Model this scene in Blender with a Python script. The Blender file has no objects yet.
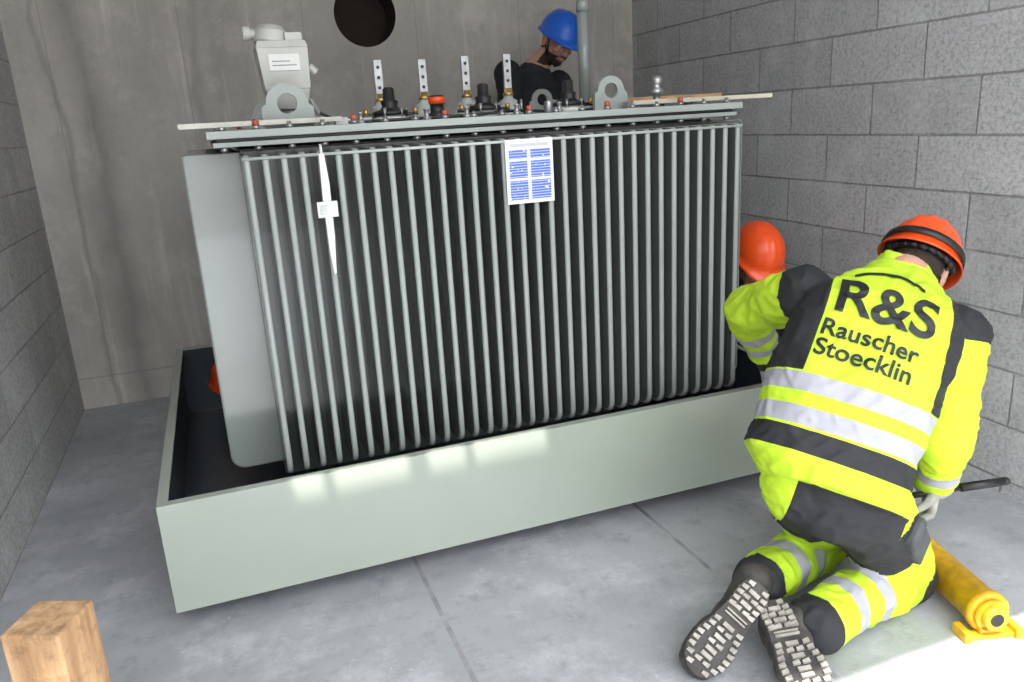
import bpy, bmesh, math, random
import numpy as np
from mathutils import Vector, Matrix, noise
from mathutils.bvhtree import BVHTree
random.seed(4)
V=Vector
scene=bpy.context.scene
COL=scene.collection

# ---------------------------------------------------------------- materials
def nodemat(name):
    m=bpy.data.materials.new(name); m.use_nodes=True
    nt=m.node_tree; b=nt.nodes['Principled BSDF']
    return m,nt,b
def L(nt,a,b): nt.links.new(a,b)
def math_(nt,op,a,b=None,c=None):
    n=nt.nodes.new('ShaderNodeMath'); n.operation=op
    for i,x in enumerate((a,b,c)):
        if x is None: continue
        if isinstance(x,(int,float)): n.inputs[i].default_value=x
        else: L(nt,x,n.inputs[i])
    return n.outputs[0]
def mixc(nt,f,a,b):
    n=nt.nodes.new('ShaderNodeMix'); n.data_type='RGBA'
    for i,x in ((0,f),(6,a),(7,b)):
        if isinstance(x,(int,float)): n.inputs[i].default_value=x
        elif isinstance(x,tuple): n.inputs[i].default_value=(*x[:3],1)
        else: L(nt,x,n.inputs[i])
    return n.outputs[2]
def noise_(nt,scale,detail=4,vec=None,rough=.55):
    n=nt.nodes.new('ShaderNodeTexNoise'); n.inputs['Scale'].default_value=scale
    n.inputs['Detail'].default_value=detail; n.inputs['Roughness'].default_value=rough
    if vec is None:
        t=nt.nodes.new('ShaderNodeTexCoord'); vec=t.outputs['Object']
    L(nt,vec,n.inputs['Vector']); return n.outputs['Fac']
def ramp(nt,f,p0,p1,c0=(0,0,0),c1=(1,1,1)):
    r=nt.nodes.new('ShaderNodeValToRGB'); e=r.color_ramp.elements
    e[0].position=p0;e[1].position=p1;e[0].color=(*c0,1);e[1].color=(*c1,1)
    L(nt,f,r.inputs[0]); return r.outputs[0]
def bump(nt,b,h,strength=.3,dist=.01):
    n=nt.nodes.new('ShaderNodeBump'); n.inputs['Strength'].default_value=strength
    n.inputs['Distance'].default_value=dist; L(nt,h,n.inputs['Height']); L(nt,n.outputs[0],b.inputs['Normal'])
def mat(name,col,rough=.5,metal=0,var=.12,scale=8,bmp=0,bscale=60,coat=0):
    m,nt,b=nodemat(name)
    f=noise_(nt,scale)
    c0=tuple(max(0,x*(1-var)) for x in col); c1=tuple(min(1,x*(1+var)) for x in col)
    L(nt,ramp(nt,f,.3,.7,c0,c1),b.inputs['Base Color'])
    b.inputs['Roughness'].default_value=rough; b.inputs['Metallic'].default_value=metal
    b.inputs['Coat Weight'].default_value=coat
    if bmp: bump(nt,b,noise_(nt,bscale),bmp,.004)
    return m
M_paintshade=mat('tank_paint_shaded',(.092,.105,.097),.22,0,.05,3,coat=.4)  # same paint as the fin edges, darkened: gap shade put into the colour
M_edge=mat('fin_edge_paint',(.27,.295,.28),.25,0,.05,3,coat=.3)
M_panel=mat('tank_side_paint',(.235,.26,.245),.18,0,.06,3,coat=.6)
M_lid=mat('lid_paint',(.30,.33,.31),.35,0,.06,3)
M_tray=mat('tray_paint',(.325,.36,.31),.18,0,.05,2,.08,6,coat=.4)
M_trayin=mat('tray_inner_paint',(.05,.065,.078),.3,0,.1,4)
M_steel=mat('galvanised_steel',(.36,.37,.37),.38,.8,.2,30)
M_brass=mat('brass',(.55,.36,.12),.35,.8,.2,30)
M_black=mat('black_rubber',(.012,.012,.013),.45,0,.3,20)
M_white=mat('white_porcelain',(.62,.62,.58),.35,0,.05,10)
M_grey=mat('light_grey_plastic',(.42,.43,.41),.4,0,.06,10)
M_orange=mat('orange_shell_plastic',(.85,.085,.012),.32,0,.05,6)
M_blue=mat('blue_shell_plastic',(.01,.12,.62),.3,0,.05,6)
M_yel=mat('yellow_enamel',(.68,.37,.015),.4,0,.3,25,.2,80)
M_wood=mat('raw_pine',(.50,.32,.16),.7,0,.2,10,.3,60)
M_board=mat('pale_board',(.52,.47,.37),.6,0,.1,12)
M_board2=mat('pale_grey_board',(.46,.45,.40),.6,0,.1,12)
M_darkcloth=mat('dark_work_cloth',(.018,.019,.024),.9,0,.3,14,.5,90)
M_skin=mat('skin',(.50,.27,.19),.5,0,.08,20)
M_hair=mat('dark_hair',(.03,.018,.012),.8,0,.3,80,.6,200)
M_eye=mat('eye_white',(.75,.72,.7),.2)
M_iris=mat('iris_brown',(.05,.03,.02),.2)
M_lip=mat('lips',(.4,.15,.12),.5)
M_glove=mat('grey_work_glove',(.30,.29,.26),.85,0,.3,25,.4,120)
M_boot=mat('boot_leather',(.05,.045,.04),.6,0,.5,18,.4,90)
M_sole=mat('boot_rubber_sole',(.055,.05,.046),.8,0,.4,25)
M_lug=mat('dusty_sole_lug',(.33,.305,.27),.9,0,.35,30,.3,90)
M_hole=mat('dark_duct',(.035,.02,.014),.8,0,.3,6)
M_tan=mat('brown_leather_patch',(.35,.2,.09),.7)

def concrete(name,base,kind):
    m,nt,b=nodemat(name)
    tc=nt.nodes.new('ShaderNodeTexCoord'); ob=tc.outputs['Object']
    big=noise_(nt,1.1,6,ob,.6); fine=noise_(nt,55,6,ob,.7)
    d=tuple(x*.78 for x in base); l=tuple(min(1,x*1.18) for x in base)
    c=ramp(nt,big,.33,.68,d,l)
    h=fine
    if kind=='back':
        s=nt.nodes.new('ShaderNodeSeparateXYZ'); L(nt,ob,s.inputs[0])
        mp=nt.nodes.new('ShaderNodeMapping'); mp.inputs['Scale'].default_value=(1.6,1,.45); L(nt,ob,mp.inputs[0])
        st=noise_(nt,2.0,8,mp.outputs[0],.7)
        c=mixc(nt,math_(nt,'MULTIPLY',ramp(nt,st,.48,.68),.5),c,tuple(x*.55 for x in base))
        mp2=nt.nodes.new('ShaderNodeMapping'); mp2.inputs['Scale'].default_value=(5,1,.3);mp2.inputs['Location'].default_value=(3,0,1); L(nt,ob,mp2.inputs[0])
        st2=noise_(nt,3,6,mp2.outputs[0],.65)
        c=mixc(nt,math_(nt,'MULTIPLY',ramp(nt,st2,.56,.70),.45),c,tuple(min(1,x*1.6) for x in base))
        bl=noise_(nt,5,7,ob,.75)
        c=mixc(nt,math_(nt,'MULTIPLY',ramp(nt,bl,.52,.68),.4),c,tuple(min(1,x*1.5) for x in base))
        bl2=noise_(nt,11,7,ob,.75)
        c=mixc(nt,math_(nt,'MULTIPLY',ramp(nt,bl2,.55,.7),.35),c,tuple(x*.55 for x in base))
        for x0_,wd,am in ((-.52,.10,.6),(.02,.03,.35),(-.66,.02,.4)):
            wob=math_(nt,'MULTIPLY',math_(nt,'SUBTRACT',noise_(nt,1.6,6,ob),.5),.22)
            dx=math_(nt,'ABSOLUTE',math_(nt,'ADD',math_(nt,'SUBTRACT',s.outputs[0],x0_),wob))
            c=mixc(nt,math_(nt,'MULTIPLY',ramp(nt,dx,.005,wd,(1,1,1),(0,0,0)),am),c,tuple(x*.38 for x in base))
        w=math_(nt,'ABSOLUTE',math_(nt,'SUBTRACT',math_(nt,'FRACT',math_(nt,'MULTIPLY',math_(nt,'ADD',s.outputs[0],.35),1.6)),.5))
        ln=math_(nt,'LESS_THAN',w,.005)
        c=mixc(nt,math_(nt,'MULTIPLY',ln,.35),c,tuple(x*.4 for x in base))
        w=math_(nt,'ABSOLUTE',math_(nt,'SUBTRACT',s.outputs[2],.17)); ln=math_(nt,'LESS_THAN',w,.006)
        c=mixc(nt,math_(nt,'MULTIPLY',ln,.35),c,tuple(x*.4 for x in base))
    if kind=='floor':
        pat=noise_(nt,3.2,9,ob,.72)
        c=mixc(nt,math_(nt,'MULTIPLY',ramp(nt,pat,.50,.64),.6),c,tuple(min(1,x*1.5) for x in base))
        w2=noise_(nt,9,8,ob,.75)
        c=mixc(nt,math_(nt,'MULTIPLY',ramp(nt,w2,.52,.66),.55),c,tuple(x*.55 for x in base))
        w3=noise_(nt,1.7,6,ob,.7)
        c=mixc(nt,math_(nt,'MULTIPLY',ramp(nt,w3,.52,.66),.35),c,tuple(x*.6 for x in base))
        vo=nt.nodes.new('ShaderNodeTexVoronoi'); vo.inputs['Scale'].default_value=24; L(nt,ob,vo.inputs['Vector'])
        c=mixc(nt,math_(nt,'MULTIPLY',ramp(nt,vo.outputs['Distance'],.07,.12,(1,1,1),(0,0,0)),math_(nt,'MULTIPLY',ramp(nt,pat,.47,.6),.6)),c,(.75,.75,.74))
    c=mixc(nt,math_(nt,'MULTIPLY',fine,.25),c,tuple(x*.6 for x in base))
    L(nt,c,b.inputs['Base Color']); b.inputs['Roughness'].default_value=.85 if kind!='floor' else .5
    bump(nt,b,h,.35,.004)
    return m
def blockwall(name,base,off=(0,0),mort=.62):
    m,nt,b=nodemat(name)
    tc=nt.nodes.new('ShaderNodeTexCoord'); ob=tc.outputs['Object']
    s=nt.nodes.new('ShaderNodeSeparateXYZ'); L(nt,ob,s.inputs[0])
    cb=nt.nodes.new('ShaderNodeCombineXYZ'); L(nt,math_(nt,'ADD',s.outputs[1],off[0]),cb.inputs[0]); L(nt,math_(nt,'ADD',s.outputs[2],off[1]),cb.inputs[1])
    br=nt.nodes.new('ShaderNodeTexBrick'); L(nt,cb.outputs[0],br.inputs['Vector'])
    br.inputs['Scale'].default_value=1; br.inputs['Brick Width'].default_value=.5; br.inputs['Row Height'].default_value=.2
    br.inputs['Mortar Size'].default_value=.005; br.inputs['Mortar Smooth'].default_value=.6; br.inputs['Bias'].default_value=0
    br.inputs['Color1'].default_value=(*[x*.88 for x in base],1); br.inputs['Color2'].default_value=(*[x*1.12 for x in base],1)
    br.inputs['Mortar'].default_value=(*[x*mort for x in base],1)
    fine=noise_(nt,60,6,ob,.9); big=noise_(nt,4,6,ob,.7)
    c=mixc(nt,math_(nt,'MULTIPLY',ramp(nt,fine,.47,.58),.6),br.outputs['Color'],tuple(x*.36 for x in base))
    c=mixc(nt,math_(nt,'MULTIPLY',ramp(nt,big,.48,.7),.4),c,tuple(min(1,x*1.45) for x in base))
    L(nt,c,b.inputs['Base Color']); b.inputs['Roughness'].default_value=.95
    h=math_(nt,'SUBTRACT',math_(nt,'MULTIPLY',fine,.8),math_(nt,'MULTIPLY',br.outputs['Fac'],1.0))
    bump(nt,b,h,.8,.010)
    return m
M_floor=concrete('floor_concrete',(.40,.41,.43),'floor')
M_back=concrete('back_concrete',(.56,.53,.485),'back')
M_ceil=concrete('ceiling_concrete',(.65,.64,.62),'plain')
M_bl=blockwall('block_wall_left_mat',(.56,.55,.54),(0,0),.82)
M_brt=blockwall('block_wall_right_mat',(.55,.55,.555),(.07,-.055))

def attr(nt,n):
    a=nt.nodes.new('ShaderNodeAttribute'); a.attribute_name=n; return a.outputs['Fac']
YEL=(.56,.80,.03); BLK=(.015,.015,.018); SIL=(.36,.36,.40)
def band(nt,x,a,b_):
    return math_(nt,'MULTIPLY',math_(nt,'GREATER_THAN',x,a),math_(nt,'LESS_THAN',x,b_))
def hivis(name,bands,blacks,side=None,seat=None,base=YEL):
    m,nt,b=nodemat(name)
    s=attr(nt,'along'); q=attr(nt,'lateral')
    f=noise_(nt,9,6); c=ramp(nt,f,.35,.68,tuple(x*.74 for x in base),tuple(min(1,x*1.06) for x in base))
    for a,e in blacks: c=mixc(nt,band(nt,s,a,e),c,BLK)
    if seat:
        k=math_(nt,'MULTIPLY',math_(nt,'LESS_THAN',s,seat[0]),math_(nt,'LESS_THAN',math_(nt,'ABSOLUTE',math_(nt,'SUBTRACT',q,seat[1])),seat[2]))
        c=mixc(nt,k,c,BLK)
    if side:
        w0,slope,smin=side
        lim=math_(nt,'ADD',w0,math_(nt,'MULTIPLY',s,slope))
        k=math_(nt,'MULTIPLY',math_(nt,'GREATER_THAN',math_(nt,'ABSOLUTE',math_(nt,'ADD',q,.03)),lim),math_(nt,'GREATER_THAN',s,smin))
        c=mixc(nt,k,c,BLK)
    for a,e in bands: c=mixc(nt,band(nt,s,a,e),c,SIL)
    L(nt,c,b.inputs['Base Color']); b.inputs['Roughness'].default_value=.75
    bump(nt,b,noise_(nt,220,2),.25,.002)
    return m
M_vest=hivis('hivis_vest',[(.095,.142),(.178,.225)],[(.03,.088)],(.172,-.05,.23),(-.035,.03,.14))
M_slv=hivis('hivis_sleeve',[(.09,.13),(.17,.205)],[(.25,.5)])
M_upslv=hivis('hivis_upper_sleeve',[],[(-.3,.015)])
M_shank=hivis('hivis_trouser_leg',[(.17,.215),(.265,.31)],[(-.3,.03),(.385,.6)])
M_thigh=hivis('hivis_trouser_thigh',[],[(-.3,.16)])

# ---------------------------------------------------------------- mesh helpers
def empty(name,loc=(0,0,0)):
    e=bpy.data.objects.new(name,None); e.location=loc; e.empty_display_size=.1; COL.objects.link(e); return e
def finish(name,bm,mats,parent=None,smooth=False,bevel=0,auto=None):
    me=bpy.data.meshes.new(name); bmesh.ops.recalc_face_normals(bm,faces=bm.faces); bm.to_mesh(me); bm.free()
    o=bpy.data.objects.new(name,me); COL.objects.link(o)
    for m in (mats if isinstance(mats,(list,tuple)) else [mats]): me.materials.append(m)
    if smooth:
        for p in me.polygons: p.use_smooth=True
    if bevel:
        md=o.modifiers.new('bevel','BEVEL'); md.width=bevel; md.segments=2; md.limit_method='ANGLE'
    if parent:
        o.parent=parent; o.matrix_parent_inverse=Matrix.Translation(-V(parent.location))
    return o
def box(bm,x0,x1,y0,y1,z0,z1,mi=0,M=None):
    vs=[V((x,y,z)) for x in (x0,x1) for y in (y0,y1) for z in (z0,z1)]
    if M: vs=[M@v for v in vs]
    vs=[bm.verts.new(v) for v in vs]
    for f in ((0,1,3,2),(4,6,7,5),(0,4,5,1),(2,3,7,6),(0,2,6,4),(1,5,7,3)):
        fc=bm.faces.new([vs[i] for i in f]); fc.material_index=mi
def frame(d):
    d=d.normalized(); a=V((0,0,1)) if abs(d.z)<.9 else V((1,0,0))
    x=d.cross(a).normalized(); y=d.cross(x).normalized(); return x,y
def tube(bm,a,b,r0,r1=None,seg=24,mi=0,cap=True):
    a=V(a);b=V(b); r1=r0 if r1 is None else r1
    x,y=frame(b-a); R=[]
    for p,r in ((a,r0),(b,r1)):
        R.append([bm.verts.new(p+(x*math.cos(t)+y*math.sin(t))*r) for t in [2*math.pi*i/seg for i in range(seg)]])
    for i in range(seg):
        f=bm.faces.new((R[0][i],R[0][(i+1)%seg],R[1][(i+1)%seg],R[1][i])); f.material_index=mi; f.smooth=True
    if cap:
        for r in R: f=bm.faces.new(r); f.material_index=mi
def lathe(bm,o,axis,prof,seg=28,mi=0):
    o=V(o);axis=V(axis).normalized();x,y=frame(axis);R=[]
    for r,h in prof:
        R.append([bm.verts.new(o+axis*h+(x*math.cos(t)+y*math.sin(t))*max(r,1e-4)) for t in [2*math.pi*i/seg for i in range(seg)]])
    for k in range(len(R)-1):
        for i in range(seg):
            f=bm.faces.new((R[k][i],R[k][(i+1)%seg],R[k+1][(i+1)%seg],R[k+1][i])); f.material_index=mi; f.smooth=True
    for r in (R[0],R[-1]): f=bm.faces.new(r); f.material_index=mi
def ell(bm,c,rad,axes=None,sub=3):
    c=V(c); r=bmesh.ops.create_icosphere(bm,subdivisions=sub,radius=1)
    for v in r['verts']:
        p=v.co
        if axes: v.co=c+axes[0]*p.x*rad[0]+axes[1]*p.y*rad[1]+axes[2]*p.z*rad[2]
        else: v.co=c+V((p.x*rad[0],p.y*rad[1],p.z*rad[2]))
def capsule(bm,a,b,ra,rb):
    a=V(a);b=V(b); ell(bm,a,(ra,)*3); ell(bm,b,(rb,)*3)
    if (a-b).length>1e-4: tube(bm,a,b,ra*.995,rb*.995,20)
def loft(bm,rings):
    R=[]
    for c,hw,hd,X,Y in rings:
        ring=[]
        for i in range(36):
            t=2*math.pi*i/36; ct,st=math.cos(t),math.sin(t)
            e=.82
            ring.append(bm.verts.new(c+X*hw*math.copysign(abs(ct)**e,ct)+Y*hd*math.copysign(abs(st)**e,st)))
        R.append(ring)
    for k in range(len(R)-1):
        for i in range(36): bm.faces.new((R[k][i],R[k][(i+1)%36],R[k+1][(i+1)%36],R[k+1][i]))
    bm.faces.new(R[0]); bm.faces.new(R[-1])
def remeshed(bm,voxel,it=4):
    bmesh.ops.recalc_face_normals(bm,faces=bm.faces)
    me=bpy.data.meshes.new('tmp'); bm.to_mesh(me); bm.free()
    o=bpy.data.objects.new('tmp',me); COL.objects.link(o)
    r=o.modifiers.new('r','REMESH'); r.mode='VOXEL'; r.voxel_size=voxel
    s=o.modifiers.new('s','SMOOTH'); s.iterations=it; s.factor=.5
    dg=bpy.context.evaluated_depsgraph_get(); dg.update()
    out=bpy.data.meshes.new_from_object(o.evaluated_get(dg))
    bpy.data.objects.remove(o); bpy.data.meshes.remove(me)
    for p in out.polygons: p.use_smooth=True
    return out
def link(name,me,mats,parent):
    o=bpy.data.objects.new(name,me); COL.objects.link(o); me.name=name
    me.materials.clear()
    for m in mats: me.materials.append(m)
    o.parent=parent; o.matrix_parent_inverse=Matrix.Translation(-V(parent.location))
    return o
def coords(me):
    a=np.empty(len(me.vertices)*3); me.vertices.foreach_get('co',a); return a.reshape(-1,3)

# ---------------------------------------------------------------- room
bm=bmesh.new(); box(bm,-.83,2.6,-.2,4.7,-.12,0); finish('floor',bm,M_floor)
bm=bmesh.new(); box(bm,-5,7,-7,-.2,-.15,-.003); finish('outside_ground',bm,M_floor)
bm=bmesh.new(); box(bm,-1.03,-.83,-.2,4.7,-.12,3.2); finish('wall_left',bm,M_bl)
bm=bmesh.new(); box(bm,0,.2,-3.6,1.4,-.12,3.2)
wr=finish('wall_right',bm,M_brt); wr.location=(2.555,3.4,0); wr.rotation_euler=(0,0,-math.radians(2.0))
# unseen ceiling, kept thin; gapped slot added to throw sun streaks on the tray
bm=bmesh.new(); G0,G1=1.012,1.062
box(bm,-1.03,2.9,-.05,G0,3.2,3.24); box(bm,-1.03,2.9,G1,4.9,3.2,3.24)
pv=-1.03
for a,b in ((-.19,-.10),(-.07,.16),(.22,.34),(.37,.62)):
    box(bm,pv,a,G0,G1,3.2,3.24); pv=b
box(bm,pv,2.9,G0,G1,3.2,3.24)
finish('ceiling',bm,M_ceil)
bm=bmesh.new(); cx,cz,r=.93,2.0,.171; Y0=4.65; x0,x1,z0,z1=-.85,2.85,-.1,3.2
ang=sorted([2*math.pi*i/64 for i in range(64)]+[math.atan2(z-cz,x-cx)%(2*math.pi) for x in (x0,x1) for z in (z0,z1)])
ia=[];oa=[];ib=[]
for a in ang:
    c,s=math.cos(a),math.sin(a)
    t=min(((x1-cx)/c if c>1e-6 else (x0-cx)/c if c<-1e-6 else 1e9),((z1-cz)/s if s>1e-6 else (z0-cz)/s if s<-1e-6 else 1e9))
    ia.append(bm.verts.new((cx+r*c,Y0,cz+r*s))); oa.append(bm.verts.new((cx+t*c,Y0,cz+t*s))); ib.append(bm.verts.new((cx+r*c,Y0+.25,cz+r*s)))
n=len(ang)
for i in range(n):
    j=(i+1)%n
    bm.faces.new((ia[i],ia[j],oa[j],oa[i]))
    f=bm.faces.new((ib[i],ib[j],ia[j],ia[i])); f.material_index=1
f=bm.faces.new(ib); f.material_index=1
finish('wall_back',bm,[M_back,M_hole])
bm=bmesh.new()
for x in (.45,1.29):
    box(bm,x-.007,x+.007,.2,4.6,-.01,.001)
finish('trim_1',bm,mat('joint_filler',(.29,.29,.295),.8,0,.5,9))

# ---------------------------------------------------------------- drip tray
TX0,TX1,TY0,TY1,TZ0,TZ1=-.276,2.0,2.22,4.02,.08,.418
bm=bmesh.new(); t=.006
box(bm,TX0,TX1,TY0,TY0+t,TZ0,TZ1); box(bm,TX0,TX1,TY1-t,TY1,TZ0,TZ1)
box(bm,TX0,TX0+t,TY0+t,TY1-t,TZ0,TZ1); box(bm,TX1-t,TX1,TY0+t,TY1-t,TZ0,TZ1)
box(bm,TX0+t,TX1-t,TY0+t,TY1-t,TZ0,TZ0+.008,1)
box(bm,TX0+t,TX1-t,TY0+t,TY0+.03,TZ1-.005,TZ1); box(bm,TX0+t,TX1-t,TY1-.03,TY1-t,TZ1-.005,TZ1)
box(bm,TX0+t,TX0+.03,TY0+.03,TY1-.03,TZ1-.005,TZ1); box(bm,TX1-.03,TX1-t,TY0+.03,TY1-.03,TZ1-.005,TZ1)
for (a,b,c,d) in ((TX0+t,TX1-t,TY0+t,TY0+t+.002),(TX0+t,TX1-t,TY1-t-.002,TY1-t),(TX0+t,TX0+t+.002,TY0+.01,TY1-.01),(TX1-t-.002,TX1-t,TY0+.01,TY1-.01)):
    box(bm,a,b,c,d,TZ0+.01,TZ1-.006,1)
finish('oil_drip_tray',bm,[M_tray,M_trayin])
for i,(x,y) in enumerate(((.45,2.55),(1.29,2.55),(.45,3.7),(1.29,3.7))):
    bm=bmesh.new(); box(bm,x-.07,x+.07,y-.1,y+.1,.045,.08)
    for k in (-.06,0,.06): tube(bm,(x-.06,y+k,.0245),(x+.06,y+k,.0245),.023,mi=1)
    finish('machine_skate',bm,[M_black,M_steel])

# ---------------------------------------------------------------- transformer
TR=empty('power_transformer',(.9,3.1,.1))
BX0,BX1,BY0,BY1=.09,1.745,2.54,3.62
bm=bmesh.new(); box(bm,BX0,BX1,BY0,BY1,.30,1.36); finish('tank_body',bm,M_paintshade,TR,bevel=.01)
bm=bmesh.new()
for y in (2.75,3.4):
    box(bm,.2,1.65,y-.05,y+.05,.17,.30)
for x in (.35,1.5):
    for y in (2.75,3.4): tube(bm,(x-.03,y,.13),(x+.03,y,.13),.042)
finish('base_frame_and_wheels',bm,M_paintshade,TR)
def fin(bm,org,out,wid,depth,z0,z1,th):
    rb,rt=.045,.012
    def prof(ins):
        d=depth-ins; a=z0+ins; b=z1-ins*.5; P=[(0,a)]
        for k in range(6): 
            t=-math.pi/2+math.pi/2*k/5; P.append((d-rb+rb*math.cos(t),a+rb+rb*math.sin(t)))
        for k in range(4):
            t=math.pi/2*k/3; P.append((d-rt+rt*math.cos(t),b-rt+rt*math.sin(t)))
        P.append((0,b)); return P
    R=[]
    for w,ins in ((-th/2,.007),(-th*.42,.0025),(-th*.2,0),(th*.2,0),(th*.42,.0025),(th/2,.007)):
        R.append([bm.verts.new(org+out*u+V((0,0,z))+wid*w) for u,z in prof(ins)])
    n=len(R[0])
    for k in range(len(R)-1):
        for i in range(n):
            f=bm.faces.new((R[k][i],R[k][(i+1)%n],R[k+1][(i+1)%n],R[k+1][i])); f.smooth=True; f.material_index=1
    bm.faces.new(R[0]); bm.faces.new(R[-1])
NF=33
xs=[.10+i*(1.73-.10)/(NF-1) for i in range(NF)]
bm=bmesh.new()
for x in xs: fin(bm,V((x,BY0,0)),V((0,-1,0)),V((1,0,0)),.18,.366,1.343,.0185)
finish('cooling_fins_front',bm,[M_paintshade,M_edge],TR)
bm=bmesh.new()
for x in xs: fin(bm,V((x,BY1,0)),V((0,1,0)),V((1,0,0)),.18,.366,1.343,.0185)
finish('cooling_fins_rear',bm,[M_paintshade,M_edge],TR)
NS=21
bm=bmesh.new()
for i in range(NS):
    y=2.575+i*.05
    fin(bm,V((BX0,y,0)),V((-1,0,0)),V((0,1,0)),.162,.34,1.350,.016)
finish('cooling_fins_left',bm,[M_panel,M_panel],TR)
bm=bmesh.new()
for i in range(NS):
    y=2.575+i*.05
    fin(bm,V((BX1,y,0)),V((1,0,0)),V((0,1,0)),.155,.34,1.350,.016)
finish('cooling_fins_right',bm,[M_paintshade,M_edge],TR)
bm=bmesh.new()
tube(bm,(.088,2.358,1.333),(1.742,2.358,1.333),.0045,seg=10)
finish('fin_tie_rod',bm,mat('tie_rod_paint',(.42,.45,.42),.3),TR)
bm=bmesh.new(); box(bm,.02,1.80,2.47,3.69,1.366,1.380); box(bm,.005,1.815,2.455,3.705,1.390,1.412)
box(bm,.03,1.79,2.48,3.68,1.380,1.390,1)
finish('tank_lid',bm,[M_lid,M_black],TR,bevel=.002)
bm=bmesh.new()
for i in range(19):
    for y in (2.49,3.67):
        x=.05+i*.0955
        tube(bm,(x,y,1.350),(x,y,1.43),.006,seg=8); tube(bm,(x,y,1.412),(x,y,1.422),.012,seg=6); tube(bm,(x,y,1.354),(x,y,1.366),.012,seg=6)
        if i%3==1: lathe(bm,(x,y,1.422),(0,0,1),[(.010,0),(.010,.014),(.004,.018)],12,1)
finish('lid_bolts',bm,[M_steel,mat('red_bolt_cap',(.35,.07,.04),.5)],TR)
def lug(name,x,y,z,w=.1,h=.12,r=.026,th=.016):
    bm=bmesh.new(); N=40; rings=[]
    for yy in (y-th/2,y+th/2):
        inn=[];out=[]
        for i in range(N):
            a=2*math.pi*i/N; c,s=math.cos(a),math.sin(a)
            inn.append(bm.verts.new((x+r*c,yy,z+h*.55+r*s)))
            rx=w/2; 
            if s>=0: px,pz=rx*c,rx*s*.95
            else:
                k=max(abs(c)/(rx*1.25),abs(s)/(h*.55)); px,pz=c/k,s/k
            out.append(bm.verts.new((x+px,yy,z+h*.55+pz)))
        rings.append((inn,out))
    (a,b),(c,d)=rings
    for i in range(N):
        j=(i+1)%N
        bm.faces.new((a[i],a[j],b[j],b[i]));bm.faces.new((c[i],c[j],d[j],d[i]));bm.faces.new((a[i],a[j],c[j],c[i]));bm.faces.new((b[i],b[j],d[j],d[i]))
    finish(name,bm,M_lid,TR)
lug('lifting_lug_1',.252,2.60,1.412,.125,.13,.03); lug('lifting_lug_2',1.387,2.65,1.412,.105,.12,.026)
lug('lifting_lug_3',.252,3.55,1.412); lug('lifting_lug_4',1.5,3.55,1.412)
for i,(x,zt) in enumerate(((.615,1.628),(.778,1.625),(.942,1.632),(1.108,1.635))):
    y=2.95; bm=bmesh.new()
    lathe(bm,(x,y,1.412),(0,0,1),[(.055,0),(.055,.012),(.046,.02),(.044,.035),(.034,.042),(.034,.055),(.02,.062),(.014,.085)],mi=1)
    box(bm,x-.014,x+.014,y-.006,y+.006,1.485,zt)
    for k in (.025,.06,.095): tube(bm,(x,y-.0075,zt-k),(x,y+.0075,zt-k),.006,seg=14,mi=2)
    lathe(bm,(x+.0,y,1.485),(0,0,1),[(.02,0),(.02,.012),(.014,.014),(.014,.028)],6,3)
    tube(bm,(x+.04,y-.03,1.42),(x+.04,y-.03,1.47),.006,seg=8,mi=0)
    finish('flag_terminal_%d'%(i+1),bm,[M_steel,M_grey,M_black,M_brass],TR)
for i,x in enumerate((.60,.935,1.262)):
    y=2.74; bm=bmesh.new()
    lathe(bm,(x,y,1.412),(0,0,1),[(.062,0),(.062,.014),(.05,.016),(.05,.022)],mi=0)
    lathe(bm,(x,y,1.434),(0,0,1),[(.060,0),(.060,.014),(.034,.018),(.026,.03),(.030,.045),(.020,.05),(.019,.085),(.012,.09)],mi=1)
    for k in range(6):
        a=k*math.pi/3; tube(bm,(x+.055*math.cos(a),y+.055*math.sin(a),1.425),(x+.055*math.cos(a),y+.055*math.sin(a),1.458),.006,seg=8,mi=2)
    box(bm,x-.095,x+.095,y-.008,y+.008,1.43,1.442,1)
    for sx in (-1,1): tube(bm,(x+.085*sx,y-.012,1.436),(x+.085*sx,y-.012,1.456),.008,seg=10,mi=3)
    finish('plug_bushing_%d'%(i+1),bm,[M_white,M_black,M_steel,M_brass],TR)
bm=bmesh.new(); lathe(bm,(.765,2.74,1.412),(0,0,1),[(.03,0),(.03,.02),(.024,.024),(.024,.05),(.028,.052),(.028,.075),(.02,.08)],mi=0)
lathe(bm,(.765,2.74,1.464),(0,0,1),[(.0285,0),(.0285,.022),(.022,.026)],mi=1)
finish('tap_changer_knob',bm,[M_black,M_orange],TR)
bm=bmesh.new(); tube(bm,(1.505,3.1,1.412),(1.505,3.1,1.83),.024); lathe(bm,(1.505,3.1,1.412),(0,0,1),[(.045,0),(.045,.012),(.03,.014),(.03,.03)])
lathe(bm,(1.505,3.1,1.80),(0,0,1),[(.026,0),(.026,.035),(.02,.045)]); finish('filling_pipe',bm,M_panel,TR)
bm=bmesh.new(); lathe(bm,(1.56,2.62,1.412),(0,0,1),[(.03,0),(.03,.01),(.015,.014),(.013,.04),(.024,.045),(.026,.06),(.014,.066),(.016,.078),(.024,.09),(.02,.104),(.005,.11)])
finish('relief_valve',bm,M_steel,TR)
bm=bmesh.new(); box(bm,1.42,1.47,2.58,2.62,1.412,1.435); tube(bm,(1.10,2.55,1.412),(1.10,2.55,1.45),.014); tube(bm,(1.68,2.6,1.412),(1.68,2.6,1.44),.018)
tube(bm,(.42,2.66,1.425),(.52,2.66,1.425),.009); box(bm,.40,.44,2.64,2.68,1.412,1.435)
for x in (.48,.70,.84,1.02,1.18): lathe(bm,(x,2.64,1.412),(0,0,1),[(.014,0),(.014,.01),(.008,.012),(.008,.03),(.011,.03),(.011,.036)],10)
finish('lid_fittings',bm,M_steel,TR,bevel=.002)
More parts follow.
